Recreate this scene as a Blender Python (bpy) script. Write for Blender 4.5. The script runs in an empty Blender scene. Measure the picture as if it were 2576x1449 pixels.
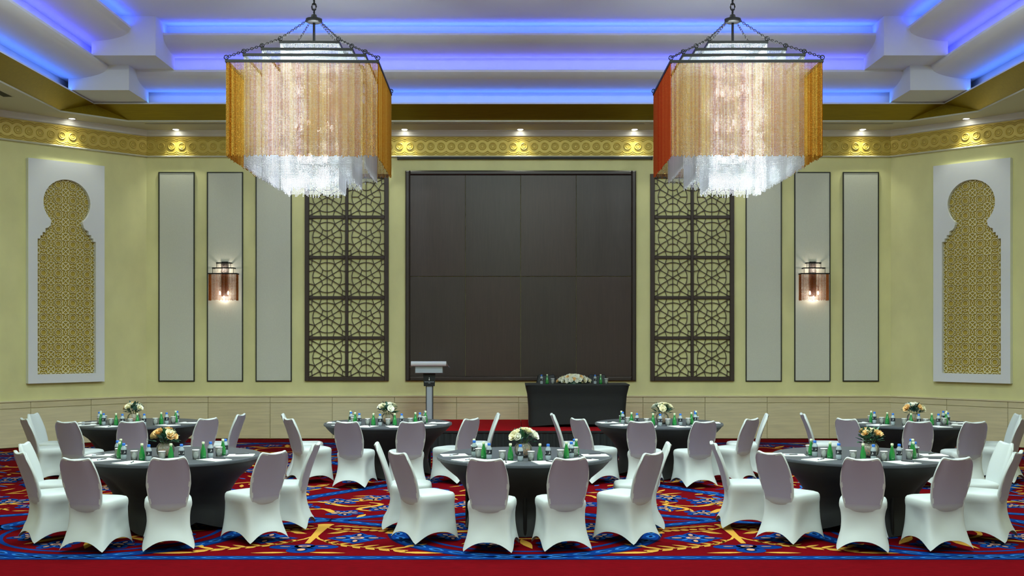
import bpy, math, random
import numpy as np
from mathutils import Vector, Matrix
random.seed(7)
PI = math.pi
sc = bpy.context.scene
C = sc.collection

# ------------------------------------------------------------------ camera, world, exposure
cam_d = bpy.data.cameras.new('camera')
cam = bpy.data.objects.new('camera', cam_d); C.objects.link(cam)
cam.location = (-0.13, 0.0, 2.0); cam.rotation_euler = (PI/2, 0, 0)
cam_d.sensor_width = 36.0; cam_d.lens = 36.0*2800/2576
cam_d.shift_y = 120.5/2576; cam_d.clip_end = 200
sc.camera = cam
w = bpy.data.worlds.new('world'); sc.world = w; w.use_nodes = True
w.node_tree.nodes['Background'].inputs[0].default_value = (.8, .85, .9, 1)
w.node_tree.nodes['Background'].inputs[1].default_value = 0.02
sc.view_settings.view_transform = 'Standard'
sc.view_settings.look = 'None'
sc.view_settings.gamma = 1.0
sc.view_settings.use_curve_mapping = False
sc.view_settings.exposure = 0.38
sc.cycles.use_denoising = True
sc.cycles.max_bounces = 6; sc.cycles.diffuse_bounces = 3; sc.cycles.glossy_bounces = 3
sc.cycles.transmission_bounces = 4; sc.cycles.transparent_max_bounces = 12
sc.cycles.caustics_reflective = False; sc.cycles.caustics_refractive = False
sc.cycles.sample_clamp_indirect = 4.0
sc.cycles.use_adaptive_sampling = True; sc.cycles.adaptive_threshold = 0.04

def area_light(name, loc, rot, sx, sy, power, color):
    d = bpy.data.lights.new(name, 'AREA'); d.shape = 'RECTANGLE'; d.size = sx; d.size_y = sy
    d.energy = power; d.color = color
    o = bpy.data.objects.new(name, d); C.objects.link(o)
    o.location = loc; o.rotation_euler = rot
    return o
CEIL_COL = (.82, 1.0, .93)
# unseen fill lights added to stand in for the hall's other lighting (z = 7.33, flush with the flat ceiling, all ahead of and behind the view's top edge)
for (x, y, p) in [(-4.2, 12.2, 270), (0, 12.2, 270), (4.2, 12.2, 270),
                  (-4.2, 6.0, 205), (0, 6.0, 205), (4.2, 6.0, 205),
                  (-4.2, 0.0, 165), (0, 0.0, 165), (4.2, 0.0, 165)]:
    area_light('ceiling_fill_light', (x, y, 7.33), (0, 0, 0), 2.2, 2.2, p, CEIL_COL)

# ------------------------------------------------------------------ helpers
def lin(c):
    out = []
    for v in c:
        v = v/255.0
        out.append(v/12.92 if v <= .04045 else ((v+.055)/1.055)**2.4)
    return (out[0], out[1], out[2], 1.0)

MATS = {}
def mat(name, rgb, rough=.6, metal=0.0, spec=.5, noise=None, sheen=0, coat=0, bump=0, emit=None, trans=0):
    """principled material; noise = (scale, amount, (sx,sy,sz)) mottles the base colour"""
    m = bpy.data.materials.new(name); m.use_nodes = True
    nt = m.node_tree; b = nt.nodes['Principled BSDF']
    b.inputs['Base Color'].default_value = lin(rgb)
    b.inputs['Roughness'].default_value = rough
    b.inputs['Metallic'].default_value = metal
    b.inputs['Specular IOR Level'].default_value = spec
    if sheen: b.inputs['Sheen Weight'].default_value = sheen
    if coat: b.inputs['Coat Weight'].default_value = coat
    if trans: b.inputs['Transmission Weight'].default_value = trans
    if emit:
        b.inputs['Emission Color'].default_value = lin(emit[0]); b.inputs['Emission Strength'].default_value = emit[1]
    if noise or bump:
        tc = nt.nodes.new('ShaderNodeTexCoord'); mp = nt.nodes.new('ShaderNodeMapping')
        nz = nt.nodes.new('ShaderNodeTexNoise')
        sca, amt, st = noise if noise else (20, 0, (1, 1, 1))
        mp.inputs['Scale'].default_value = st
        nz.inputs['Scale'].default_value = sca; nz.inputs['Detail'].default_value = 5
        nt.links.new(tc.outputs['Object'], mp.inputs[0]); nt.links.new(mp.outputs[0], nz.inputs['Vector'])
        if amt:
            cr = nt.nodes.new('ShaderNodeValToRGB')
            c = lin(rgb)
            cr.color_ramp.elements[0].position = .3; cr.color_ramp.elements[1].position = .7
            cr.color_ramp.elements[0].color = (c[0]*(1-amt), c[1]*(1-amt), c[2]*(1-amt), 1)
            cr.color_ramp.elements[1].color = (min(1, c[0]*(1+amt)), min(1, c[1]*(1+amt)), min(1, c[2]*(1+amt)), 1)
            nt.links.new(nz.outputs['Fac'], cr.inputs[0]); nt.links.new(cr.outputs[0], b.inputs['Base Color'])
        if bump:
            bp = nt.nodes.new('ShaderNodeBump'); bp.inputs['Strength'].default_value = bump
            bp.inputs['Distance'].default_value = .01
            nt.links.new(nz.outputs['Fac'], bp.inputs['Height']); nt.links.new(bp.outputs[0], b.inputs['Normal'])
    MATS[name] = m
    return m

def clear_mat(name, tint, tr=.75, gl=.15, rough=.05):
    """thin clear glass / plastic: mostly transparent, a little diffuse body, fresnel gloss"""
    m = bpy.data.materials.new(name); m.use_nodes = True; nt = m.node_tree
    nt.nodes.remove(nt.nodes['Principled BSDF']); out = nt.nodes['Material Output']
    t = nt.nodes.new('ShaderNodeBsdfTransparent'); t.inputs[0].default_value = lin(tint)
    d = nt.nodes.new('ShaderNodeBsdfDiffuse'); d.inputs[0].default_value = lin(tint)
    g = nt.nodes.new('ShaderNodeBsdfGlossy'); g.inputs['Roughness'].default_value = rough
    m1 = nt.nodes.new('ShaderNodeMixShader'); m1.inputs[0].default_value = tr
    nt.links.new(d.outputs[0], m1.inputs[1]); nt.links.new(t.outputs[0], m1.inputs[2])
    fr = nt.nodes.new('ShaderNodeLayerWeight'); fr.inputs['Blend'].default_value = gl
    m2 = nt.nodes.new('ShaderNodeMixShader'); nt.links.new(fr.outputs['Fresnel'], m2.inputs[0])
    nt.links.new(m1.outputs[0], m2.inputs[1]); nt.links.new(g.outputs[0], m2.inputs[2])
    nt.links.new(m2.outputs[0], out.inputs['Surface'])
    MATS[name] = m
    return m

def bead_mat(name, ca, cb, spacing, transl=.6, gloss=.25):
    """crystal beads on strings; every string keeps one tone between ca and cb"""
    m = bpy.data.materials.new(name); m.use_nodes = True; nt = m.node_tree
    nt.nodes.remove(nt.nodes['Principled BSDF']); out = nt.nodes['Material Output']
    tc = nt.nodes.new('ShaderNodeTexCoord'); sx = nt.nodes.new('ShaderNodeSeparateXYZ')
    nt.links.new(tc.outputs['Object'], sx.inputs[0])
    mu = nt.nodes.new('ShaderNodeMath'); mu.operation = 'DIVIDE'; mu.inputs[1].default_value = spacing
    nt.links.new(sx.outputs['X'], mu.inputs[0])
    ad = nt.nodes.new('ShaderNodeMath'); ad.operation = 'ROUND'; nt.links.new(mu.outputs[0], ad.inputs[0])
    wn = nt.nodes.new('ShaderNodeTexWhiteNoise'); wn.noise_dimensions = '1D'
    nt.links.new(ad.outputs[0], wn.inputs['W'])
    mx = nt.nodes.new('ShaderNodeMix'); mx.data_type = 'RGBA'
    mx.inputs[6].default_value = lin(ca); mx.inputs[7].default_value = lin(cb)
    nt.links.new(wn.outputs['Value'], mx.inputs[0])
    tr = nt.nodes.new('ShaderNodeBsdfTranslucent'); df = nt.nodes.new('ShaderNodeBsdfDiffuse')
    gl = nt.nodes.new('ShaderNodeBsdfGlossy'); gl.inputs['Roughness'].default_value = .12
    for n in (tr, df, gl): nt.links.new(mx.outputs[2], n.inputs[0])
    m1 = nt.nodes.new('ShaderNodeMixShader'); m1.inputs[0].default_value = transl
    nt.links.new(df.outputs[0], m1.inputs[1]); nt.links.new(tr.outputs[0], m1.inputs[2])
    m2 = nt.nodes.new('ShaderNodeMixShader'); m2.inputs[0].default_value = gloss
    nt.links.new(m1.outputs[0], m2.inputs[1]); nt.links.new(gl.outputs[0], m2.inputs[2])
    nt.links.new(m2.outputs[0], out.inputs['Surface'])
    MATS[name] = m
    return m

class MB:
    def __init__(s): s.v = []; s.f = []; s.mi = []
    def face(s, idx, mi=0): s.f.append(tuple(idx)); s.mi.append(mi)
    def add(s, vs, fs, mi=0):
        o = len(s.v); s.v += [tuple(p) for p in vs]
        for f in fs: s.f.append(tuple(o+i for i in f)); s.mi.append(mi)
    def poly(s, pts, mi=0): s.add(pts, [tuple(range(len(pts)))], mi)
    def box(s, x0, x1, y0, y1, z0, z1, mi=0):
        vs = [(x0,y0,z0),(x1,y0,z0),(x1,y1,z0),(x0,y1,z0),(x0,y0,z1),(x1,y0,z1),(x1,y1,z1),(x0,y1,z1)]
        s.add(vs, [(0,3,2,1),(4,5,6,7),(0,1,5,4),(1,2,6,5),(2,3,7,6),(3,0,4,7)], mi)
    def bbox(s, x0, x1, y0, y1, z0, z1, b, mi=0):
        """box whose front (-y) face is bevelled by b"""
        vs = [(x0,y0+b,z0),(x1,y0+b,z0),(x1,y0+b,z1),(x0,y0+b,z1),
              (x0+b,y0,z0+b),(x1-b,y0,z0+b),(x1-b,y0,z1-b),(x0+b,y0,z1-b),
              (x0,y1,z0),(x1,y1,z0),(x1,y1,z1),(x0,y1,z1)]
        s.add(vs, [(4,5,6,7),(0,1,5,4),(1,2,6,5),(2,3,7,6),(3,0,4,7),(8,9,1,0),(9,10,2,1),(10,11,3,2),(11,8,0,3),(8,11,10,9)], mi)
    def loft(s, rings, closed=True, cap0=False, cap1=False, mi=0):
        o = len(s.v); n = len(rings[0])
        for r in rings: s.v += [tuple(p) for p in r]
        for i in range(len(rings)-1):
            for j in range(n if closed else n-1):
                k = (j+1) % n
                s.face((o+i*n+j, o+i*n+k, o+(i+1)*n+k, o+(i+1)*n+j), mi)
        if cap0: s.face([o+j for j in range(n)][::-1], mi)
        if cap1: s.face([o+(len(rings)-1)*n+j for j in range(n)], mi)
    def lathe(s, prof, n=16, cx=0, cy=0, cz=0, cap0=True, cap1=True, mi=0):
        rings = [[(cx+r*math.cos(2*PI*j/n), cy+r*math.sin(2*PI*j/n), cz+z) for j in range(n)] for r, z in prof]
        s.loft(rings, True, cap0, cap1, mi)
    def tube(s, pts, r, n=6, mi=0, closed=False):
        pts = [Vector(p) for p in pts]; m = len(pts); rings = []
        for i, p in enumerate(pts):
            a = pts[(i-1) % m] if (i > 0 or closed) else p
            b = pts[(i+1) % m] if (i < m-1 or closed) else p
            t = (b-a).normalized()
            u = t.cross(Vector((0, 0, 1)))
            if u.length < .05: u = t.cross(Vector((1, 0, 0)))
            u.normalize(); v = t.cross(u)
            rr = r[i] if isinstance(r, (list, tuple)) else r
            rings.append([p+u*rr*math.cos(2*PI*j/n)+v*rr*math.sin(2*PI*j/n) for j in range(n)])
        if closed: rings.append(rings[0])
        s.loft(rings, True, not closed, not closed, mi)
    def ribbon(s, pts, wd, y0, y1, closed=False, mi=0):
        """bar of width wd along a path in the x-z plane, from y0 (front) to y1 (back)"""
        m = len(pts); L = []; R = []
        for i, (x, z) in enumerate(pts):
            a = pts[(i-1) % m] if (i > 0 or closed) else pts[i]
            b = pts[(i+1) % m] if (i < m-1 or closed) else pts[i]
            tx, tz = b[0]-a[0], b[1]-a[1]; l = math.hypot(tx, tz) or 1
            nx, nz = -tz/l*wd/2, tx/l*wd/2
            L.append((x+nx, z+nz)); R.append((x-nx, z-nz))
        rings = [[(L[i][0], y0, L[i][1]), (R[i][0], y0, R[i][1]), (R[i][0], y1, R[i][1]), (L[i][0], y1, L[i][1])] for i in range(m)]
        if closed: rings.append(rings[0])
        s.loft(rings, True, not closed, not closed, mi)
    def mesh(s, name, mats, smooth=False):
        me = bpy.data.meshes.new(name); me.from_pydata(s.v, [], s.f)
        for m in (mats if isinstance(mats, (list, tuple)) else [mats]): me.materials.append(m)
        if any(s.mi): me.polygons.foreach_set('material_index', s.mi)
        if smooth: me.polygons.foreach_set('use_smooth', [True]*len(s.f))
        me.update(); return me
    def build(s, name, mats, parent=None, smooth=False, loc=None, rotz=0):
        return put(name, s.mesh(name, mats, smooth), parent, loc, rotz)

def put(name, me, parent=None, loc=None, rotz=0, rot=None, scale=None):
    o = bpy.data.objects.new(name, me); C.objects.link(o)
    if parent: o.parent = parent
    if loc: o.location = loc
    if rot: o.rotation_euler = rot
    elif rotz: o.rotation_euler = (0, 0, rotz)
    if scale: o.scale = (scale,)*3
    return o
def tag(o, label, cat, group=None):
    o['label'] = label; o['category'] = cat
    if group: o['group'] = group
    return o
def thing(name, label, cat, loc=(0, 0, 0), rotz=0, group=None):
    o = bpy.data.objects.new(name, None); C.objects.link(o); o.empty_display_size = .1
    o.location = loc; o.rotation_euler = (0, 0, rotz)
    return tag(o, label, cat, group)
def struct(o, label=None):
    o['kind'] = 'structure'
    if label: o['label'] = label
    return o
def stuff(o): o['kind'] = 'stuff'; return o
def arc(cx, cz, r, a0, a1, n=12, rz=None):
    rz = r if rz is None else rz
    return [(cx+r*math.cos(math.radians(a0+(a1-a0)*i/n)), cz+rz*math.sin(math.radians(a0+(a1-a0)*i/n))) for i in range(n+1)]

# ------------------------------------------------------------------ materials
mat('plaster', (224, 221, 162), .8, noise=(1.6, .09, (1, 1, .6)), bump=.05)
mat('ceiling_paint', (226, 230, 240), .85)
mat('soffit_paint', (205, 203, 186), .8)
mat('cove_white', (222, 224, 228), .7)
mat('gold_leaf', (150, 128, 26), .42, metal=.75, noise=(3, .12, (1, 14, 14)))
mat('gold_relief', (196, 172, 78), .42, metal=.25, spec=.6)
mat('travertine', (214, 203, 164), .45, noise=(3.2, .10, (.5, .5, 9)))
mat('travertine_light', (219, 209, 170), .45, noise=(3.2, .07, (.5, .5, 9)))
mat('travertine_warm', (210, 198, 158), .45, noise=(3.2, .11, (.5, .5, 9)))
mat('panel_fabric', (206, 208, 194), .85, noise=(60, .03, (1, 1, 1)))
mat('thin_frame', (22, 24, 18), .5)
mat('walnut', (50, 39, 36), .38, noise=(5, .16, (9, 9, .5)))
mat('walnut_red', (54, 38, 35), .38, noise=(5, .16, (9, 9, .5)))
mat('walnut_frame', (46, 36, 34), .4)
mat('lattice_wood', (52, 38, 30), .5)
mat('niche_white', (230, 233, 238), .6)
mat('niche_gold', (188, 164, 62), .5, metal=.1)
mat('niche_cream', (240, 230, 184), .6)
mat('carpet_red', (94, 2, 11), .95, spec=.02, noise=(9, .16, (1, 3, 1)))
mat('carpet_blue', (8, 48, 116), .95, spec=.02)
mat('carpet_sky', (38, 98, 168), .95, spec=.02)
mat('carpet_navy', (8, 24, 66), .95, spec=.02)
mat('carpet_gold', (186, 138, 56), .95, spec=.02)
mat('carpet_pink', (180, 134, 110), .95, spec=.02)
mat('stage_red', (160, 24, 30), .95, spec=.02, noise=(12, .06, (1, 1, 1)))
mat('black_cloth', (8, 17, 20), .65, sheen=.04)
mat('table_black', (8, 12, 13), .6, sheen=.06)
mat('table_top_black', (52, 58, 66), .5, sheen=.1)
mat('spandex_white', (186, 193, 192), .6, sheen=.08)
mat('spandex_lilac', (164, 158, 176), .6, sheen=.1)
def fade(m, c0, c1, z0, z1):
    # burgundy pad showing through the stretch cover: tint ends where the pad ends
    nt = m.node_tree; b = nt.nodes['Principled BSDF']
    tc = nt.nodes.new('ShaderNodeTexCoord'); sp = nt.nodes.new('ShaderNodeSeparateXYZ'); mr = nt.nodes.new('ShaderNodeMapRange')
    mr.inputs['From Min'].default_value = z0; mr.inputs['From Max'].default_value = z1
    mx = nt.nodes.new('ShaderNodeMix'); mx.data_type = 'RGBA'
    mx.inputs[6].default_value = lin(c0); mx.inputs[7].default_value = lin(c1)
    nt.links.new(tc.outputs['Object'], sp.inputs[0]); nt.links.new(sp.outputs['Z'], mr.inputs['Value'])
    nt.links.new(mr.outputs[0], mx.inputs[0]); nt.links.new(mx.outputs[2], b.inputs['Base Color'])
fade(MATS['spandex_lilac'], (186, 193, 192), (146, 141, 158), .385, .45)
mat('spandex_black', (8, 18, 20), .6)
mat('black_metal', (14, 13, 13), .55, spec=.25)
mat('silver', (176, 190, 206), .35, metal=.25)
mat('silver_light', (216, 220, 230), .3, metal=.25)
mat('dark_grey', (46, 50, 56), .5)
mat('paper', (238, 240, 238), .7)
mat('pen_black', (20, 20, 26), .3)
mat('bottle_green', (8, 120, 52), .12, spec=.7, coat=.5)
mat('bottle_cap', (214, 226, 190), .4)
clear_mat('clear_plastic', (226, 240, 248), .62, .2)
clear_mat('clear_glass', (244, 248, 246), .80, .25)
clear_mat('vase_glass', (250, 246, 238), .86, .2)
mat('cap_blue', (38, 110, 210), .35)
mat('label_dark', (24, 30, 40), .5)
mat('label_white', (230, 232, 236), .6)
mat('amber_stone', (176, 112, 24), .2, spec=.8, noise=(60, .4, (1, 1, 1)))
mat('rose_peach', (238, 196, 132), .7)
mat('rose_cream', (236, 230, 196), .7)
mat('rose_white', (240, 240, 226), .7)
mat('leaf_green', (52, 104, 66), .55)
mat('leaf_blue', (96, 140, 128), .6)
mat('leaf_dark', (30, 70, 56), .55)
mat('stem', (58, 84, 44), .6)
mat('vent_dark', (40, 38, 30), .7)
mat('slot_black', (6, 8, 8), .6)
mat('bulb', (255, 255, 255), .4, emit=((255, 244, 226), 14))
mat('sconce_bulb', (255, 255, 255), .4, emit=((255, 236, 214), 6))
mat('lamp_disc', (255, 255, 255), .4, emit=((255, 250, 226), 26))
AMB = bead_mat('amber_beads', (190, 112, 8), (240, 208, 104), .0184, .70, .2)
COR = bead_mat('coral_beads', (196, 60, 40), (222, 124, 62), .0184, .6, .22)
CRY = bead_mat('crystal_beads', (236, 240, 246), (250, 252, 255), .0184, .55, .2)
SAM = bead_mat('sconce_amber_beads', (170, 96, 40), (204, 140, 84), .016, .6, .2)
SCR = bead_mat('sconce_crystal_beads', (226, 214, 206), (240, 232, 226), .016, .6, .2)
M = MATS

# ------------------------------------------------------------------ room shell
WY = 21.62           # far wall
WX = 7.23            # its half width
T_CH = 3.35          # length of each 45 degree wall (along x and y: * .7071)
q = T_CH*.70711
SX = WX+q; SY = WY-q  # side walls at x = +-SX from y = SY towards the camera
BY = -6.0
Z_SOF = 5.977; Z_CEIL = 7.35

def wall_quad(name, a, b, z0, z1, m, label, thick=.2):
    """plaster wall from a to b (2D), facing left of a->b ... thickness goes behind"""
    mb = MB(); dx, dy = b[0]-a[0], b[1]-a[1]; l = math.hypot(dx, dy)
    nx, ny = -dy/l*thick, dx/l*thick
    vs = [(a[0],a[1],z0),(b[0],b[1],z0),(b[0],b[1],z1),(a[0],a[1],z1),(a[0]+nx,a[1]+ny,z0),(b[0]+nx,b[1]+ny,z0),(b[0]+nx,b[1]+ny,z1),(a[0]+nx,a[1]+ny,z1)]
    mb.add(vs, [(0,1,2,3),(5,4,7,6),(4,0,3,7),(1,5,6,2),(3,2,6,7),(4,5,1,0)])
    return struct(mb.build(name, M[m]), label)
ZT = 7.6
wall_back = wall_quad('wall_back', (-WX, WY), (WX, WY), 0, ZT, 'plaster', 'cream plaster wall behind the stage')
wall_bl = wall_quad('wall_back_left', (-SX, SY), (-WX, WY), 0, ZT, 'plaster', 'angled cream plaster wall on the lectern side')
wall_br = wall_quad('wall_back_right', (WX, WY), (SX, SY), 0, ZT, 'plaster', 'angled cream plaster wall on the head table side')
wall_l = wall_quad('wall_left', (-SX, BY), (-SX, SY), 0, ZT, 'plaster', 'cream side wall')
wall_r = wall_quad('wall_right', (SX, SY), (SX, BY), 0, ZT, 'plaster', 'cream side wall')
wall_f = wall_quad('wall_front', (SX, BY), (-SX, BY), 0, ZT, 'plaster', 'cream wall behind the camera')

mb = MB()
pts = [(-SX, BY), (SX, BY), (SX, SY), (WX, WY), (-WX, WY), (-SX, SY)]
mb.add([(x, y, 0) for x, y in pts]+[(x, y, -.1) for x, y in pts],
       [(0,1,2,3,4,5), (11,10,9,8,7,6)]+[(i+6, (i+1) % 6+6, (i+1) % 6, i) for i in range(6)])
floor = struct(mb.build('floor', M['carpet_red']), 'deep red carpeted floor')

# frames for the three visible walls: origin at wall corner, local +x along the wall, local -y out of the wall
FR_BACK = (( -WX, WY, 0), 0.0, 2*WX)
FR_LEFT = ((-WX-q, WY-q, 0), PI/4, T_CH)
FR_RIGHT = ((WX, WY, 0), -PI/4, T_CH)
FRAMES = [('back', FR_BACK), ('back_left', FR_LEFT), ('back_right', FR_RIGHT)]

# ---- travertine wainscot: slabs, cap ledge
slab_mesh = {}
def slab(wd, z0, z1, k):
    key = (round(wd, 3), z0, k)
    if key not in slab_mesh:
        m2 = MB(); m2.bbox(0, wd, -.035, 0, z0, z1, .004)
        slab_mesh[key] = m2.mesh('stone_slab', M[['travertine', 'travertine_light', 'travertine_warm'][k]])
    return slab_mesh[key]
for side, (org, rz, L) in FRAMES:
    mb = MB(); mb.bbox(0, L, -.055, 0, .815, .845, .006); mb.bbox(0, L, -.02, 0, .69, .70, .002)
    base = struct(mb.build('baseboard_'+side, M['travertine_light'], loc=org, rotz=rz), 'travertine wainscot with a narrow cap ledge')
    n = round(L/1.21); wd = L/n
    for i in range(n):
        for (z0, z1, kk) in ((.012, .695, 0), (.705, .815, 1)):
            put('stone_slab', slab(wd-.006, z0, z1, random.choice((0, 0, 1, 2))), base, (i*wd+.003, 0, 0))
for side, a, rz, L in (('left', (-SX, BY, 0), PI/2, SY-BY), ('right', (SX, SY, 0), -PI/2, SY-BY)):
    mb = MB(); mb.bbox(0, L, -.055, 0, .815, .845, .006); mb.bbox(0, L, -.035, 0, .012, .695, .004); mb.bbox(0, L, -.035, 0, .705, .815, .004)
    struct(mb.build('baseboard_'+side, M['travertine'], loc=a, rotz=rz), 'travertine wainscot')

# ---- frieze with rosettes, white cove moulding above, thin ledge below
ros = MB()
def torus(mb, r, t, n=20, k=6, a0=0, a1=360, squash=.6):
    rings = []
    full = abs(a1-a0) >= 359
    for i in range(n+(0 if full else 1)):
        a = math.radians(a0+(a1-a0)*i/n)
        rings.append([((r+t*math.cos(2*PI*j/k))*math.cos(a), -t*squash*math.sin(2*PI*j/k), (r+t*math.cos(2*PI*j/k))*math.sin(a)) for j in range(k)])
    if full: rings.append(rings[0])
    mb.loft(rings, True, not full, not full)
torus(ros, .062, .014, 18, 6, squash=1.1); torus(ros, .03, .008, 12, 4, squash=1)
for r, t in ((.135, .010), (.165, .010)):
    ang = math.degrees(math.asin(.1/r))
    torus(ros, r, t, 8, 4, 90-ang, 90+ang); torus(ros, r, t, 8, 4, 270-ang, 270+ang)
ros_me = ros.mesh('rosette', M['gold_relief'], True)
for ti, (side, (org, rz, L)) in enumerate(FRAMES):
    mb = MB(); mb.box(0, L, -.05, 0, 5.49, 5.862)
    fz = struct(mb.build('trim_%d' % (ti*3+1), M['gold_relief'], loc=org, rotz=rz), 'gold frieze with a row of carved interlaced circles')
    n = round(L/.2); st = L/n
    for i in range(n): put('rosette', ros_me, fz, (st*(i+.5), -.05, 5.672))
    mb = MB()   # white cove moulding, stepped
    prof = [(-.05, 5.862), (-.075, 5.875), (-.08, 5.90), (-.10, 5.94), (-.13, 5.962), (-.13, Z_SOF), (0, Z_SOF), (0, 5.862)]
    mb.loft([[(0, y, z) for y, z in prof], [(L, y, z) for y, z in prof]], True, True, True)
    struct(mb.build('trim_%d' % (ti*3+2), M['cove_white'], loc=org, rotz=rz), 'white cove moulding above the frieze')
    mb = MB(); mb.bbox(0, L, -.075, 0, 5.465, 5.49, .01)
    struct(mb.build('trim_%d' % (ti*3+3), M['soffit_paint'], loc=org, rotz=rz), 'thin ledge below the gold frieze')

# ------------------------------------------------------------------ ceiling
LX, LY = 8.15, 20.67      # lower lip rectangle (half width, far edge)
CH = .9                   # lip corner chamfer
Y0 = -5.9
def U(d, z, y0=Y0):       # U-shaped run of one profile point: left side, far side, right side
    return [(-(LX-d), y0, z), (-(LX-d), LY-d, z), ((LX-d), LY-d, z), ((LX-d), y0, z)]
mb = MB()
# flat soffit between walls and lip (left, far, right, corners)
lip = [(-LX, Y0), (-LX, LY-CH), (-LX+CH, LY), (LX-CH, LY), (LX, LY-CH), (LX, Y0)]
wl = [(-SX, Y0), (-SX, SY), (-WX, WY), (WX, WY), (SX, SY), (SX, Y0)]
for i in range(5):
    mb.poly([(*lip[i], Z_SOF), (*lip[i+1], Z_SOF), (*wl[i+1], Z_SOF), (*wl[i], Z_SOF)])
ceiling = struct(mb.build('ceiling', M['soffit_paint']), 'cream perimeter soffit of the stepped ceiling')
mb = MB()
for i in range(5):
    a, b = lip[i], lip[i+1]
    mb.poly([(*a, Z_SOF), (*b, Z_SOF), (*b, 6.005), (*a, 6.005)])
mb.build('soffit_lip', M['soffit_paint'], ceiling)
# gold sloping cornice from the lip up to a sharp rectangular edge
D1 = .413; Z1 = 6.22
top = [(-(LX-D1), Y0), (-(LX-D1), LY-D1), (LX-D1, LY-D1), (LX-D1, Y0)]
mb = MB(); zl = 6.005
Q = lambda p, z: (p[0], p[1], z)
mb.poly([Q(lip[0], zl), Q(lip[1], zl), Q(top[1], Z1), Q(top[0], Z1)])
mb.poly([Q(lip[1], zl), Q(lip[2], zl), Q(top[1], Z1)])
mb.poly([Q(lip[2], zl), Q(lip[3], zl), Q(top[2], Z1), Q(top[1], Z1)])
mb.poly([Q(lip[3], zl), Q(lip[4], zl), Q(top[2], Z1)])
mb.poly([Q(lip[4], zl), Q(lip[5], zl), Q(top[3], Z1), Q(top[2], Z1)])
mb.build('gold_cornice', M['gold_leaf'], ceiling)
def run(name, prof, m, smooth=False):
    mb = MB()
    mb.loft([U(d, z) for d, z in prof], closed=False)
    return mb.build(name, M[m], ceiling, smooth)
run('cove_ledge', [(D1, Z1), (D1-.01, Z1+.03), (.14, Z1+.03), (.14, 6.50)], 'ceiling_paint')
def belly(d0, d1, zb, zt, n=14):
    return [(d0+(d1-d0)*i/n, zb+(zt-zb)*(1-math.sqrt(max(0, 1-(i/n)**2)))) for i in range(n+1)]
run('tier_belly', [(.13, 6.50), (.2, 6.475)]+belly(.32, 1.02, 6.46, 6.66), 'ceiling_paint', True)
run('cove_ledge', [(1.02, 6.66), (1.02, 6.70), (.78, 6.70), (.78, 6.97)], 'ceiling_paint')
run('tier_belly', [(.77, 6.97), (.86, 6.94)]+belly(.96, 1.65, 6.93, 7.14), 'ceiling_paint', True)
run('cove_ledge', [(1.65, 7.14), (1.65, 7.18), (1.42, 7.18), (1.42, Z_CEIL)], 'ceiling_paint')
mb = MB(); mb.box(-(LX-1.42), LX-1.42, Y0, LY-1.42, Z_CEIL, Z_CEIL+.1)
mb.build('flat_ceiling', M['ceiling_paint'], ceiling)
mb = MB(); mb.box(-SX-.2, SX+.2, BY-.2, WY+.2, 7.55, 7.65); mb.build('roof_slab', M['ceiling_paint'], ceiling)
for sx in (-1, 1):
    for (da, db, z0, z1) in ((.33, 1.38, 6.26, 6.71), (.99, 2.06, 6.69, Z_CEIL)):
        xa, xb = sorted((sx*(LX-da), sx*(LX-db)))
        mb = MB(); mb.box(xa, xb, LY-db, LY-da, z0, z1); mb.build('corner_block', M['ceiling_paint'], ceiling)
# blue LED strips lying in the three coves
BLUE = (.03, .10, 1.0)
for (d, z, p, col) in ((.36, Z1+.04, 20, (.04, .20, 1.0)), (.96, 6.71, 22, (.10, .12, 1.0)), (1.59, 7.19, 34, BLUE)):
    Lf = 2*(LX-d)-1.0; Ls = 18.0
    area_light('cove_led_light', (0, LY-d, z), (PI, 0, 0), Lf, .05, p, col)
    for sx in (-1, 1):
        area_light('cove_led_light', (sx*(LX-d), LY-d-.5-Ls/2, z), (PI, 0, 0), .05, Ls, p, col)

# linear air slots in the soffit
def slot(name, cx, cy, L, rz, label, wd=.05):
    t = thing(name, label, 'air vent', (cx, cy, Z_SOF), rz, 'linear air slots in the soffit')
    mb = MB(); mb.box(-L/2, L/2, -wd/2, wd/2, -.004, -.001); mb.build('slot_opening', M['vent_dark'], t)
    mb = MB(); mb.box(-L/2-.01, L/2+.01, -wd/2-.012, -wd/2, -.007, 0); mb.box(-L/2-.01, L/2+.01, wd/2, wd/2+.012, -.007, 0)
    mb.build('slot_frame', M['soffit_paint'], t)
for x0, x1, lb in ((-7.0, -2.45, 'linear air slot in the soffit over the lectern-side wall panels'), (-2.35, 2.35, 'linear air slot in the soffit over the dark wood panel'),
                   (2.45, 7.0, 'linear air slot in the soffit over the head-table-side wall panels')):
    slot('air_slot', (x0+x1)/2, LY+.16, x1-x0, 0, lb)
for sx, nm in ((-1, 'lectern-side'), (1, 'head-table-side')):
    slot('air_slot', sx*(LX+.35), 17.2, 2.6, PI/2, 'wide dark air grille in the %s soffit of the hall' % nm, .16)

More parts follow.
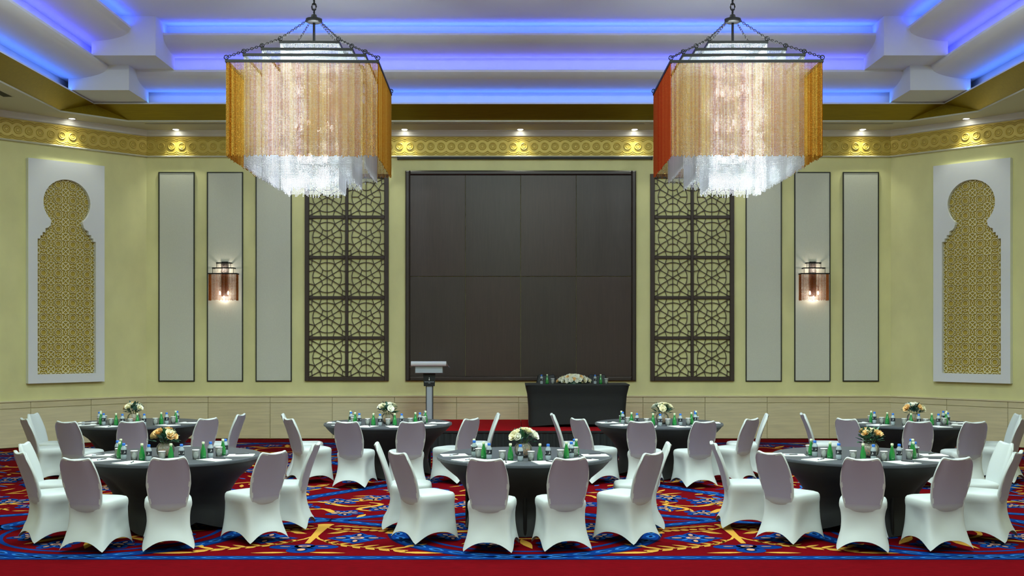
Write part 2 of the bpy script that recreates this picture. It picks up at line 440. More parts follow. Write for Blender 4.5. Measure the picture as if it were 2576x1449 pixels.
# recessed downlights
def downlight(x, y, label, power=26, tilt=(0, 0)):
    t = thing('downlight', label, 'downlight', (x, y, Z_SOF), 0, 'recessed downlights along the soffit')
    mb = MB(); mb.lathe([(.075, -.0005), (.075, -.008), (.055, -.008), (.055, -.0005)], 20, cap0=False, cap1=False); mb.build('trim_ring', M['cove_white'], t, True)
    mb = MB(); mb.lathe([(.054, -.004), (.054, -.002)], 20); mb.build('lamp_lens', M['lamp_disc'], t)
    d = bpy.data.lights.new('downlight_beam', 'SPOT'); d.energy = power; d.spot_size = math.radians(84); d.spot_blend = .7
    d.color = (.96, 1, .80); d.shadow_soft_size = .03
    o = bpy.data.objects.new('downlight_beam', d); C.objects.link(o); o.parent = t; o.location = (0, 0, -.02)
    o.rotation_euler = (tilt[0], tilt[1], 0)
names = ['tall panel beside the lectern-side niche wall', 'lectern-side lattice corner panel', 'gap between lectern-side lattice screen and wood panel',
         'middle of the dark wood panel', 'gap between wood panel and head-table-side lattice screen', 'head-table-side lattice corner panel', 'tall panel beside the head-table-side niche wall']
for x, nm in zip((-6.6, -4.4, -2.2, .03, 2.23, 4.42, 6.62), names):
    downlight(x, 21.42, 'small round recessed downlight over the '+nm)
for sx, nm in ((-1, 'lectern-side'), (1, 'head-table-side')):
    downlight(sx*8.18, 20.36, 'small round recessed downlight over the arched %s niche' % nm, 46)

# ------------------------------------------------------------------ wall panels, lattice screens, wood panel
def side_name(x): return 'lectern-side' if x < 0 else 'head-table-side'
PZ0, PZ1 = 1.115, 5.18
def wall_panel(x, wd, label):
    t = thing('wall_panel', label, 'wall panel', (x, WY, PZ0), 0, 'tall pale wall panels')
    h = PZ1-PZ0; f = .018; W2 = wd/2
    mb = MB(); mb.bbox(-W2+f, W2-f, -.022, 0, f, h-f, .004); mb.build('panel_infill', M['panel_fabric'], t)
    for (a, b, c, d) in ((-W2, -W2+f, 0, h), (W2-f, W2, 0, h), (-W2+f, W2-f, 0, f), (-W2+f, W2-f, h-f, h)):
        mb = MB(); mb.box(a, b, -.03, 0, c, d); mb.build('frame_strip', M['thin_frame'], t)
for sx in (-1, 1):
    s = 'lectern side' if sx < 0 else 'head table side'
    wall_panel(sx*6.64, .70, 'tall pale grey wall panel nearest the arched niche, '+s)
    wall_panel(sx*5.70, .70, 'tall pale grey wall panel behind the bead sconce, '+s)
    wall_panel(sx*4.755, .70, 'tall pale grey wall panel next to the lattice screen, '+s)

# tracery cell (w .70, h .723) : from the photograph, unit 1 = half width
cw, chh = .70, .723
tr = MB(); b = .011
def S(x, z): return (x*cw/2, z*chh/2)
def line(p, r): tr.ribbon([S(*p), S(*r)], b, -.02, .005)
def curve(pts, closed=False): tr.ribbon([S(*p) for p in pts], b, -.02, .005, closed)
line((0, -1), (0, 1))
for s1 in (-1, 1):
    line((s1*.42, .72), (s1*.98, 1.0)); line((s1*.42, -.72), (s1*.98, -1.0))
    line((0, 0), (s1*.69, .40)); line((0, 0), (s1*.69, -.40))
    line((s1*.42, .72), (s1*.69, .40)); line((s1*.42, -.72), (s1*.69, -.40))
    line((s1*.46, 0), (s1*.80, 0))
    curve(arc(0, 0, .80, -30 if s1 > 0 else 150, 30 if s1 > 0 else 210, 8))
    for s2 in (-1, 1):
        # inner star arcs, corner arcs
        curve([(s1*.46, 0), (s1*.38, s2*.06), (s1*.31, s2*.16), (s1*.27, s2*.28), (s1*.25, s2*.40)])
        curve([(s1*1.0, s2*.33), (s1*.86, s2*.355), (s1*.69, s2*.42)])
        curve([(s1*1.0, s2*.74), (s1*.88, s2*.70), (s1*.78, s2*.58), (s1*.69, s2*.42)])
        curve([(s1*.42, s2*.72), (s1*.38, s2*.86), (s1*.33, s2*1.0)])
        curve([(s1*.85, s2*.70), (s1*.85, s2*.86), (s1*.80, s2*.98)])
for s2 in (-1, 1):
    curve([(-.42, s2*.70), (-.30, s2*.76), (-.15, s2*.795), (0, s2*.805), (.15, s2*.795), (.30, s2*.76), (.42, s2*.70)])
    curve([(-.42, s2*.70), (-.36, s2*.56), (-.25, s2*.43), (-.12, s2*.365), (0, s2*.35), (.12, s2*.365), (.25, s2*.43), (.36, s2*.56), (.42, s2*.70)])
tracery = tr.mesh('tracery_cell', M['lattice_wood'])
def lattice_screen(xc, label):
    z0 = 1.127; W = 1.625; H = 5*chh+4*.058+2*.083
    t = thing('lattice_screen', label, 'lattice screen', (xc, WY, z0), 0, 'dark wooden lattice screens')
    for (a, b_, c, d) in ((-W/2, -W/2+.083, 0, H), (W/2-.083, W/2, 0, H)):
        mb = MB(); mb.bbox(a, b_, -.06, 0, c, d, .006); mb.build('frame_stile', M['lattice_wood'], t)
    for c in (0, H-.083):
        mb = MB(); mb.bbox(-W/2+.083, W/2-.083, -.06, 0, c, c+.083, .006); mb.build('frame_rail', M['lattice_wood'], t)
    mb = MB(); mb.bbox(-.0295, .0295, -.05, 0, .083, H-.083, .005); mb.build('mullion', M['lattice_wood'], t)
    for r in range(5):
        zc = .083+chh/2+r*(chh+.058)
        if r:
            mb = MB()
            mb.bbox(-W/2+.083, -.03, -.05, 0, zc-chh/2-.058, zc-chh/2, .005); mb.bbox(.03, W/2-.083, -.05, 0, zc-chh/2-.058, zc-chh/2, .005)
            mb.build('cross_rail', M['lattice_wood'], t)
        for sx in (-1, 1):
            put('tracery_cell', tracery, t, (sx*(.0295+cw/2), -.022, zc))
lattice_screen(-3.335, 'dark brown wooden lattice screen of circles and stars, lectern side')
lattice_screen(3.365, 'dark brown wooden lattice screen of circles and stars, head table side')

def wood_panel():
    t = thing('wood_wall_panel', 'large dark walnut wall panel with a raised frame behind the stage', 'wood panel', (.04, WY, 1.127))
    W = 4.47; H = 4.078; f = .085
    for (a, b_, c, d) in ((-W/2, -W/2+f, 0, H), (W/2-f, W/2, 0, H), (-W/2+f, W/2-f, 0, f), (-W/2+f, W/2-f, H-f, H)):
        mb = MB(); mb.bbox(a, b_, -.075, 0, c, d, .02); mb.build('frame_moulding', M['walnut_frame'], t)
    iw = (W-2*f)/4; ih = (H-2*f)
    zs = ((f, f+ih*.497), (f+ih*.497, H-f))
    for r, (z0, z1) in enumerate(zs):
        for i in range(4):
            mb = MB(); mb.bbox(.003, iw-.003, -.03, 0, z0+.003, z1-.003, .004)
            mb.build('veneer_board', M['walnut_red' if (i+r) % 2 else 'walnut'], t, loc=(-W/2+f+i*iw, 0, 0))
wood_panel()
t = thing('projection_screen_slot', 'long thin black projection screen housing under the frieze', 'screen housing', (.12, WY, 5.415))
mb = MB(); mb.box(-2.45, 2.45, -.10, 0, .01, .045); mb.build('housing', M['slot_black'], t)
mb = MB(); mb.box(-2.47, -2.45, -.11, 0, 0, .05); mb.box(2.45, 2.47, -.11, 0, 0, .05); mb.build('end_cap', M['slot_black'], t)

# ------------------------------------------------------------------ arched niches
unit = MB(); un = .27
def seg(a, b_, wd=.010): unit.ribbon([a, b_], wd, -.012, .004)
def path(p, wd=.010, closed=False): unit.ribbon(p, wd, -.012, .004, closed)
h = un/2
for a in (0, 45):
    r = .088
    path([(r*math.cos(math.radians(a+90*i+45)), r*math.sin(math.radians(a+90*i+45))) for i in range(4)], .010, True)
seg((-.058, -.058), (.058, .058), .012); seg((-.058, .058), (.058, -.058), .012)
for k in range(4):
    a = k*90; ca, sa = math.cos(math.radians(a)), math.sin(math.radians(a))
    R = lambda x, z: (x*ca-z*sa, x*sa+z*ca)
    if k < 2: path([R(h+.026*math.cos(PI*2*i/8), .026*math.sin(PI*2*i/8)) for i in range(8)], .009, True)
    path([R(h-.045, -.05), R(h, -.062)], .009); path([R(h-.045, .05), R(h, .062)], .009)
    seg(R(.06, 0), R(h-.03, 0), .009)
    for rad in (.052, .08):
        path([R(h-rad*math.cos(math.radians(90*i/5)), h-rad*math.sin(math.radians(90*i/5))) for i in range(6)], .009)
unit_me = unit.mesh('filigree_tile', M['niche_cream'])
def niche(side, org, rz, xc, label):
    t = thing('arched_niche', label, 'wall niche', Vector(org)+Matrix.Rotation(rz, 3, 'Z') @ Vector((xc, 0, 1.145)), rz, 'white arched niches')
    W = 1.415; H = 4.045; dep = .11
    half = [(.54, .16), (.54, 2.61), (.49, 2.61), (.49, 2.67), (.45, 2.67), (.45, 2.73), (.40, 2.73), (.40, 2.80), (.345, 2.82), (.31, 2.86), (.295, 2.92)]
    cz = 3.285; r = .437
    a0 = math.degrees(math.asin((2.965-cz)/r))
    half += [(r*math.cos(math.radians(a0+(90-a0)*i/14)), cz+r*math.sin(math.radians(a0+(90-a0)*i/14))) for i in range(15)]
    hole = half+[(-x, z) for x, z in half[::-1][1:]]
    # plate: left half and right half polygons around the hole
    mb = MB()
    def plate(y):
        pr = [(0, 0), (W/2, 0), (W/2, H), (0, H)]+half[::-1]+[(0, .16)]
        o = len(mb.v); mb.v += [(x, y, z) for x, z in pr]; mb.face([o+i for i in range(len(pr))])
        o = len(mb.v); mb.v += [(-x, y, z) for x, z in pr]; mb.face([o+i for i in range(len(pr))][::-1])
    plate(-dep)
    n = len(hole); o = len(mb.v)
    mb.v += [(x, -dep, z) for x, z in hole]+[(x, -.001, z) for x, z in hole]
    for i in range(n): mb.face((o+i, o+(i+1) % n, o+n+(i+1) % n, o+n+i))
    oc = [(-W/2, 0), (W/2, 0), (W/2, H), (-W/2, H)]
    for i in range(4):
        a, b_ = oc[i], oc[(i+1) % 4]
        mb.add([(a[0], -dep, a[1]), (b_[0], -dep, b_[1]), (b_[0], 0, b_[1]), (a[0], 0, a[1])], [(3, 2, 1, 0)])
    mb.build('surround_plate', M['niche_white'], t)
    mb = MB(); mb.box(-W/2+.05, W/2-.05, -.008, -.002, .1, H-.1); mb.build('gold_backing', M['niche_gold'], t)
    for r_ in range(14):
        for c in range(5):
            x = (c-2)*un; z = .16+un*(r_+.5)-.05
            hw = .58 if z < 2.7 else .50
            if abs(x)-un/2 < hw and abs(x)+un/2 < W/2+.01 and z+un/2 < H: put('filigree_tile', unit_me, t, (x, -.024, z))
niche('left', FR_LEFT[0], FR_LEFT[1], T_CH-1.60, 'tall white keyhole-arched niche with gold filigree, on the lectern-side angled wall')
niche('right', FR_RIGHT[0], FR_RIGHT[1], 1.60, 'tall white keyhole-arched niche with gold filigree, on the head-table-side angled wall')

# ------------------------------------------------------------------ bead curtains
def fast_mesh(name, verts, faces, m):
    me = bpy.data.meshes.new(name); nv = len(verts); nf = len(faces)
    me.vertices.add(nv); me.vertices.foreach_set('co', np.asarray(verts, dtype=np.float32).ravel())
    me.loops.add(nf*3); me.loops.foreach_set('vertex_index', np.asarray(faces, dtype=np.int32).ravel())
    me.polygons.add(nf); me.polygons.foreach_set('loop_start', np.arange(0, nf*3, 3, dtype=np.int32))
    me.materials.append(m); me.update(); me.validate(); return me
OV = np.array([(1,0,0),(0,1,0),(-1,0,0),(0,-1,0),(0,0,1.15),(0,0,-1.15)], float)
OF = np.array([(0,1,4),(1,2,4),(2,3,4),(3,0,4),(1,0,5),(2,1,5),(3,2,5),(0,3,5)])
def bead_curtain(name, width, z_top, z_bot, spacing, bead, pitch, m, jitter=.02, seed=1):
    rng = np.random.default_rng(seed)
    n = int(width/spacing); xs = (np.arange(n)-(n-1)/2)*spacing
    cen = []
    for x in xs:
        zb = z_bot+rng.uniform(-jitter, jitter); zz = np.arange(z_top-pitch*.6, zb, -pitch)
        c = np.zeros((len(zz), 3)); c[:, 0] = x; c[:, 1] = rng.uniform(-.002, .002); c[:, 2] = zz; cen.append(c)
    cen = np.concatenate(cen); k = len(cen)
    ang = rng.uniform(0, PI/2, k); ca, sa = np.cos(ang), np.sin(ang)
    v = np.empty((k, 6, 3)); sz = bead/2
    v[:, :, 0] = cen[:, None, 0]+sz*(OV[None, :, 0]*ca[:, None]-OV[None, :, 1]*sa[:, None])
    v[:, :, 1] = cen[:, None, 1]+sz*(OV[None, :, 0]*sa[:, None]+OV[None, :, 1]*ca[:, None])
    v[:, :, 2] = cen[:, None, 2]+sz*OV[None, :, 2]
    f = OF[None]+(np.arange(k)*6)[:, None, None]
    return fast_mesh(name, v.reshape(-1, 3), f.reshape(-1, 3), m)

SPC = .0184
CZ = 4.0
tiers = [(2.00, 5.655, 4.385), (1.62, 5.785, 4.27), (1.215, 5.915, 4.15), (.80, 6.065, 4.03)]
tier_me = {}
for i, (W, zt, zb) in enumerate(tiers):
    if i == 0:
        tier_me[0] = bead_curtain('bead_curtain', W, zt-.02-CZ, zb-CZ, SPC, .0198, .0165, AMB, .015, 3)
        cm = tier_me[0].copy(); cm.materials[0] = COR; tier_me['coral'] = cm
    else:
        tier_me[i] = bead_curtain('bead_curtain', W, zt-.02-CZ, zb-CZ, SPC, .0165, .0165, CRY, .03, 3+i)
def chain(mb, a, b_, link=.05, r=.005):
    a, b_ = Vector(a), Vector(b_); L = (b_-a).length; n = max(2, int(L/(link*.72))); d = (b_-a).normalized()
    u = d.cross(Vector((0, 0, 1)))
    if u.length < .05: u = Vector((1, 0, 0))
    u.normalize(); v = d.cross(u)
    for i in range(n):
        c = a+(b_-a)*((i+.5)/n); w_ = u if i % 2 else v
        mb.tube([c+d*(link/2*math.cos(2*PI*k/8))+w_*(link*.28*math.sin(2*PI*k/8)) for k in range(8)], r, 4, closed=True)
def chandelier(x, y, rz, coral_side, label):
    t = thing('bead_chandelier', label, 'chandelier', (x, y, CZ), rz, 'large square bead chandeliers')
    for i, (W, zt, zb) in enumerate(tiers):
        mb = MB(); hw = W/2; k = .014; z = zt-CZ
        for s in (-1, 1):
            mb.box(-hw-k, hw+k, s*hw-k, s*hw+k, z-.035, z); mb.box(s*hw-k, s*hw+k, -hw+k, hw-k, z-.035, z)
        mb.build('tier_rail', M['black_metal'], t)
        for sxx in (-1, 1):
            for syy in (-1, 1):
                lg = MB(); lg.tube([(sxx*hw+.028*math.cos(a), syy*hw, z+.03+.028*math.sin(a)) for a in [2*PI*j/10 for j in range(10)]], .008, 5, closed=True)
                lg.build('corner_ring', M['black_metal'], t)
        for k_, a in enumerate((0, PI/2, PI, -PI/2)):
            me = tier_me[i]
            if i == 0 and coral_side is not None and k_ == coral_side: me = tier_me['coral']
            p = Matrix.Rotation(a, 3, 'Z') @ Vector((0, -hw, 0))
            stuff(put('bead_curtain', me, t, p, a))
    hub = 6.46-CZ
    mb = MB(); mb.lathe([(.0, -.035), (.09, -.035), (.115, -.02), (.115, .02), (.05, .03), (.035, .08), (.012, .09)], 20, cz=hub); mb.build('hub', M['black_metal'], t, True)
    mb = MB(); mb.tube([(0, 0, hub), (0, 0, 4.75-CZ)], .018, 8); mb.build('centre_rod', M['black_metal'], t)
    for sxx in (-1, 1):
        for syy in (-1, 1):
            mb = MB(); prev = (sxx*.08, syy*.08, hub-.02)
            for (W, zt, zb) in tiers[::-1]:
                p = (sxx*W/2, syy*W/2, zt-CZ+.03); chain(mb, prev, p); prev = p
            mb.build('support_chain', M['black_metal'], t)
    mb = MB(); chain(mb, (0, 0, hub+.07), (0, 0, Z_CEIL-CZ), .11, .010); mb.build('ceiling_chain', M['black_metal'], t)
    mb = MB(); mb.lathe([(.12, Z_CEIL-CZ-.04), (.13, Z_CEIL-CZ-.001)], 20); mb.build('ceiling_rose', M['black_metal'], t)
    # lamp cluster inside: arms with bulbs
    for ring, (rr, z, n) in enumerate(((.22, 5.45, 6), (.26, 4.95, 6), (.2, 4.5, 5))):
        for j in range(n):
            a = 2*PI*j/n+ring*.4
            bx_, by_ = rr*math.cos(a), rr*math.sin(a)
            mb = MB(); mb.tube([(0, 0, z-CZ-.08), (bx_, by_, z-CZ-.08), (bx_, by_, z-CZ-.02)], .008, 5); mb.build('lamp_arm', M['black_metal'], t)
            mb = MB(); mb.lathe([(.0, -.03), (.02, -.02), (.03, .01), (.022, .045), (0, .06)], 10, bx_, by_, z-CZ, False, False); mb.build('bulb', M['bulb'], t, True)
    for z, p in ((5.65, 165), (5.05, 165), (4.45, 75)):
        d = bpy.data.lights.new('chandelier_glow', 'POINT'); d.energy = p; d.color = (.88, .98, 1); d.shadow_soft_size = .12
        o = bpy.data.objects.new('chandelier_glow', d); C.objects.link(o); o.parent = t; o.location = (0, 0, z-CZ)
chandelier(-2.93, 15.74, math.radians(1.2), None, 'square tiered bead chandelier with amber outer strands all round, nearer the lectern')
chandelier(2.99, 15.74, math.radians(-.8), 3, 'square tiered bead chandelier with one coral-red side, nearer the head table')

# ------------------------------------------------------------------ wall sconces
sc_me = {}
def sconce(x, label):
    t = thing('wall_sconce', label, 'wall sconce', (x, WY-.024, 2.42), 0, 'amber bead wall sconces')
    dep = .20
    for (W, z, dd) in ((.27, 1.0, .10), (.40, .90, .15), (.53, .79, dep)):
        mb = MB(); hw = W/2; k = .009
        mb.box(-hw-k, hw+k, -dd-k, -dd+k, z-.022, z); mb.box(-hw-k, -hw+k, -dd, 0, z-.022, z); mb.box(hw-k, hw+k, -dd, 0, z-.022, z)
        mb.build('tier_rail', M['black_metal'], t)
    mb = MB(); mb.box(-.06, .06, -.02, 0, .35, 1.02); mb.build('back_plate', M['black_metal'], t)
    mb = MB()
    for sxx in (-1, 1):
        mb.tube([(sxx*.135, -.10, .9), (sxx*.135, -.10, 1.0)], .005, 4); mb.tube([(sxx*.20, -.15, .79), (sxx*.20, -.15, .9)], .005, 4)
    mb.build('tier_post', M['black_metal'], t)
    if not sc_me:
        sc_me['f'] = bead_curtain('bead_curtain', .53, .77, .27, .016, .0165, .0145, SAM, .01, 11)
        sc_me['s'] = bead_curtain('bead_curtain', .19, .77, .27, .016, .0165, .0145, SAM, .01, 12)
        sc_me['c'] = bead_curtain('bead_curtain', .36, .88, .03, .02, .008, .014, SCR, .05, 13)
        sc_me['u'] = bead_curtain('bead_curtain', .26, .98, .80, .016, .011, .0145, SCR, .01, 14)
    stuff(put('bead_curtain', sc_me['f'], t, (0, -dep, 0)))
    for sxx in (-1, 1): stuff(put('bead_curtain', sc_me['s'], t, (sxx*.265, -dep/2, 0), PI/2))
    stuff(put('bead_curtain', sc_me['c'], t, (0, -.15, 0))); stuff(put('bead_curtain', sc_me['u'], t, (0, -.10, 0)))
    for (bx_, bz) in ((-.075, .40), (.085, .40), (0, .31)):
        mb = MB(); mb.lathe([(.0, -.03), (.016, -.02), (.022, .01), (.014, .04), (0, .055)], 10, bx_, -.09, bz, False, False); mb.build('bulb', M['sconce_bulb'], t, True)
        mb = MB(); mb.tube([(0, -.02, bz+.16), (bx_, -.09, bz+.14), (bx_, -.09, bz+.05)], .006, 5); mb.build('lamp_arm', M['black_metal'], t)
    for z, p in ((.36, 3.4), (.86, 2.0)):
        d = bpy.data.lights.new('sconce_glow', 'POINT'); d.energy = p; d.color = (1, .86, .72); d.shadow_soft_size = .03
        o = bpy.data.objects.new('sconce_glow', d); C.objects.link(o); o.parent = t; o.location = (0, -.08, z)
sconce(-5.70, 'amber bead wall sconce glowing on a pale panel, lectern side')
sconce(5.70, 'amber bead wall sconce glowing on a pale panel, head table side')

# ------------------------------------------------------------------ carpet pattern (flat woven colours, a hair above the base pile)
LAY = {'carpet_navy': (.0008, MB()), 'carpet_blue': (.0016, MB()), 'carpet_gold': (.0024, MB()), 'carpet_sky': (.0032, MB()), 'carpet_pink': (.004, MB())}
def inside(x, y):
    return abs(x) < SX-.3 and y > 9.9 and y < WY-.35 and abs(x)+y < WX+WY-.5
def cpoly(c, pts, dz=0):
    cx = sum(p[0] for p in pts)/len(pts); cy = sum(p[1] for p in pts)/len(pts)
    if not inside(cx, cy): return
    z, mb = LAY[c]; mb.poly([(x, y, z+dz) for x, y in pts])
def cstrip(c, pts, wd, dz=0):
    z, mb = LAY[c]; m = len(pts); rows = []
    for i, (x, y) in enumerate(pts):
        a = pts[max(0, i-1)]; b_ = pts[min(m-1, i+1)]
        tx, ty = b_[0]-a[0], b_[1]-a[1]; l = math.hypot(tx, ty) or 1
        ww = wd[i] if isinstance(wd, (list, tuple)) else wd
        rows.append(((x-ty/l*ww/2, y+tx/l*ww/2), (x+ty/l*ww/2, y-tx/l*ww/2)))
    for i in range(m-1):
        if inside(*pts[i]) and inside(*pts[i+1]):
            (l0, r0), (l1, r1) = rows[i], rows[i+1]
            mb.poly([(*r0, z+dz), (*r1, z+dz), (*l1, z+dz), (*l0, z+dz)])
def leaf(c, x, y, ang, L, W, dz=0):
    ca, sa = math.cos(ang), math.sin(ang)
    up = [(0, 0), (.18, .32), (.4, .5), (.62, .42), (.85, .18), (1, 0)]
    p = [(u*L, v*W) for u, v in up]+[(u*L, -v*W) for u, v in up[::-1][1:-1]]
    cpoly(c, [(x+a*ca-b_*sa, y+a*sa+b_*ca) for a, b_ in p], dz)
def ell(c, x, y, rx, ry, ang=0, dz=0, n=14):
    ca, sa = math.cos(ang), math.sin(ang)
    cpoly(c, [(x+rx*math.cos(2*PI*i/n)*ca-ry*math.sin(2*PI*i/n)*sa, y+rx*math.cos(2*PI*i/n)*sa+ry*math.sin(2*PI*i/n)*ca) for i in range(n)], dz)
def flower(x, y, r, petals=4, rot=0, diamond=True):
    if diamond:
        leaf('carpet_blue', x-r, y, 0, 2*r, r*1.15); leaf('carpet_blue', x, y-r, PI/2, 2*r, r*1.15)
        for k in range(4): ell('carpet_blue', x+r*.42*math.cos(PI/4+k*PI/2), y+r*.42*math.sin(PI/4+k*PI/2), r*.3, r*.3, 0, .0003)
    else:
        for k in range(petals):
            a = rot+2*PI*k/petals; ell('carpet_blue', x+r*.55*math.cos(a), y+r*.55*math.sin(a), r*.48, r*.36, a)
    for k in range(petals):
        a = rot+2*PI*k/petals
        ell('carpet_navy', x+r*.52*math.cos(a), y+r*.52*math.sin(a), r*.27, r*.15, a, .0016)
        ell('carpet_pink', x+r*.54*math.cos(a), y+r*.54*math.sin(a), r*.17, r*.075, a)
        a += PI/petals; ell('carpet_sky', x+r*.45*math.cos(a), y+r*.45*math.sin(a), r*.16, r*.06, a)
    ell('carpet_pink', x, y, r*.24, r*.2); ell('carpet_navy', x, y, r*.13, r*.09, 0, .0036)
def braid(pts, wd=.17):
    """blue band with navy edges and a chain of lighter links"""
    cstrip('carpet_navy', pts, wd+.05); cstrip('carpet_blue', pts, wd)
    # resample for links
    L = [0]
    for a, b_ in zip(pts[:-1], pts[1:]): L.append(L[-1]+math.dist(a, b_))
    def at(s):
        for i in range(len(pts)-1):
            if L[i+1] >= s:
                u = (s-L[i])/((L[i+1]-L[i]) or 1); a, b_ = pts[i], pts[i+1]
                return (a[0]+(b_[0]-a[0])*u, a[1]+(b_[1]-a[1])*u), math.atan2(b_[1]-a[1], b_[0]-a[0])
        return pts[-1], 0
    s = .0; step = .24
    while s < L[-1]:
        (x, y), a = at(min(s+step/2, L[-1]))
        leaf('carpet_sky', x-.10*math.cos(a), y-.10*math.sin(a), a, .20, wd*.62)
        ell('carpet_navy', x, y, .055, wd*.12, a, .0027)
        s += step
def circ(x, y, r, a0=0, a1=360, n=40): return [(x+r*math.cos(math.radians(a0+(a1-a0)*i/n)), y+r*math.sin(math.radians(a0+(a1-a0)*i/n))) for i in range(n+1)]
def spray(p0, p1, n, L, W, side=(1, -1), spread=.6, sag=0):
    """leaves set along a curved twig"""
    tw = []
    for i in range(9):
        u = i/8; tw.append((p0[0]+(p1[0]-p0[0])*u, p0[1]+(p1[1]-p0[1])*u+sag*4*u*(1-u)))
    cstrip('carpet_gold', tw, .024)
    for i in range(n):
        u = (i+.6)/n; k = min(7, int(u*8)); a = tw[k]; b_ = tw[k+1]; f = u*8-k
        x = a[0]+(b_[0]-a[0])*f; y = a[1]+(b_[1]-a[1])*f; ang = math.atan2(b_[1]-a[1], b_[0]-a[0])
        for s in side: leaf('carpet_gold', x+.02*math.cos(ang+s*PI/2), y+.02*math.sin(ang+s*PI/2), ang+s*spread, L*(.8+.5*u), W*(.8+.5*u))
MID = 15.45
def my(y, m): return 2*MID-y if m else y
def motif(xc, m):
    g = lambda x, y: (xc+x, my(y, m)); sg = -1 if m else 1
    cstrip('carpet_gold', [g(0, 11.80), g(0, 11.55), g(0, 11.2), g(0, 10.72)], [.16, .10, .075, .05], .0002)
    ell('carpet_gold', *g(0, 11.78), .09, .05)
    # lower flower of three petals
    for (dx, dy, rx, ry) in ((-.17, .02, .16, .10), (.17, .02, .16, .10), (0, -.14, .14, .13), (0, .06, .1, .1)): ell('carpet_blue', *g(dx, 10.52+dy), rx, ry)
    ell('carpet_navy', *g(0, 10.40), .06, .08, 0, .0016); ell('carpet_pink', *g(0, 10.40), .038, .055)
    ell('carpet_pink', *g(0, 10.57), .06, .045); ell('carpet_navy', *g(0, 10.57), .03, .02, 0, .0036)
    for s in (-1, 1):
        ell('carpet_pink', *g(s*.18, 10.55), .05, .015)
        flower(*g(s*.44, 11.0), .30)
        # long branch sweeping out below the diamond flower
        br = [(0, 11.15), (s*.07, 10.95), (s*.22, 10.74), (s*.45, 10.58), (s*.72, 10.47), (s*1.0, 10.36)]
        cstrip('carpet_gold', [g(*p) for p in br], .03)
        for i, (px_, py_) in enumerate(((.12, 10.86), (.2, 10.76), (.3, 10.67), (.42, 10.60), (.55, 10.54), (.68, 10.49), (.82, 10.43))):
            leaf('carpet_gold', *g(s*px_, py_), (math.radians(34) if s > 0 else math.radians(146))*sg, .09+.024*i, .036+.004*i)
            leaf('carpet_gold', *g(s*(px_+.04), py_-.03), (math.radians(-62+3*i) if s > 0 else math.radians(242-3*i))*sg, .08+.018*i, .045+.008*i)
        leaf('carpet_gold', *g(s*.92, 10.28), (math.radians(-6) if s > 0 else math.radians(186))*sg, .42, .09)
        leaf('carpet_gold', *g(s*.10, 10.27), (math.radians(-4) if s > 0 else math.radians(184))*sg, .34, .07)
        leaf('carpet_gold', *g(s*.95, 10.55), (math.radians(35) if s > 0 else math.radians(145))*sg, .25, .10)
        # upper twig with slim leaves above and round ones below
        cstrip('carpet_gold', [g(s*.03, 11.62), g(s*.18, 11.45), g(s*.42, 11.33)], .028)
        leaf('carpet_gold', *g(s*.3, 11.38), (math.radians(-150) if s > 0 else math.radians(-30))*sg, .2, .07)
        leaf('carpet_gold', *g(s*.25, 11.30), (math.radians(-160) if s > 0 else math.radians(-20))*sg, .16, .06)
        for i in range(7):
            leaf('carpet_gold', *g(s*(.1+.1*i), 11.67-.035*i), (math.radians(22) if s > 0 else math.radians(158))*sg, .18, .05)
            ell('carpet_gold', *g(s*(.17+.095*i), 11.53-.025*i), .036+.003*i, .035+.003*i)
        leaf('carpet_gold', *g(s*.68, 11.28), (math.radians(20) if s > 0 else math.radians(160))*sg, .16, .12)
def medallion(xc, yc):
    braid(circ(xc, yc, 1.29), .16)
    for k in range(8):
        a = math.radians(22.5+45*k)
        flower(xc+.78*math.cos(a), yc+.78*math.sin(a), .22, 5, a, False)
        leaf('carpet_gold', xc+.45*math.cos(a+.3), yc+.45*math.sin(a+.3), a+.6, .5, .1)
    cstrip('carpet_blue', circ(xc, yc, 1.06), .05); cstrip('carpet_gold', circ(xc, yc, .42), .05)
for m in (0, 1):
    for xc in (-6.3, -2.1, 2.1, 6.3):
        motif(xc, m)
        for s in (-1, 1):
            a, b_ = (xc-1.02*s, my(12.08-.56, m)), (xc+1.02*s, my(12.08+.56, m))
            braid([a, ((a[0]+b_[0])/2, (a[1]+b_[1])/2), b_], .13)
    for xc in (-8.4, -4.2, 0, 4.2, 8.4): medallion(xc, my(11.38, m))
    for xs in (1, -1):
        for f in (lambda x: x, lambda x: -8.4-x):
            a, b_ = (xs*f(-3.05), my(13.22, m)), (xs*f(-1.75), my(15.0, m))
            braid([a, b_], .17)
            cstrip('carpet_blue', [(xs*f(-1.30), my(12.25, m)), (xs*f(-1.55), my(12.05, m)), (xs*f(-1.9), my(12.02, m))], .035)
rng = random.Random(5)
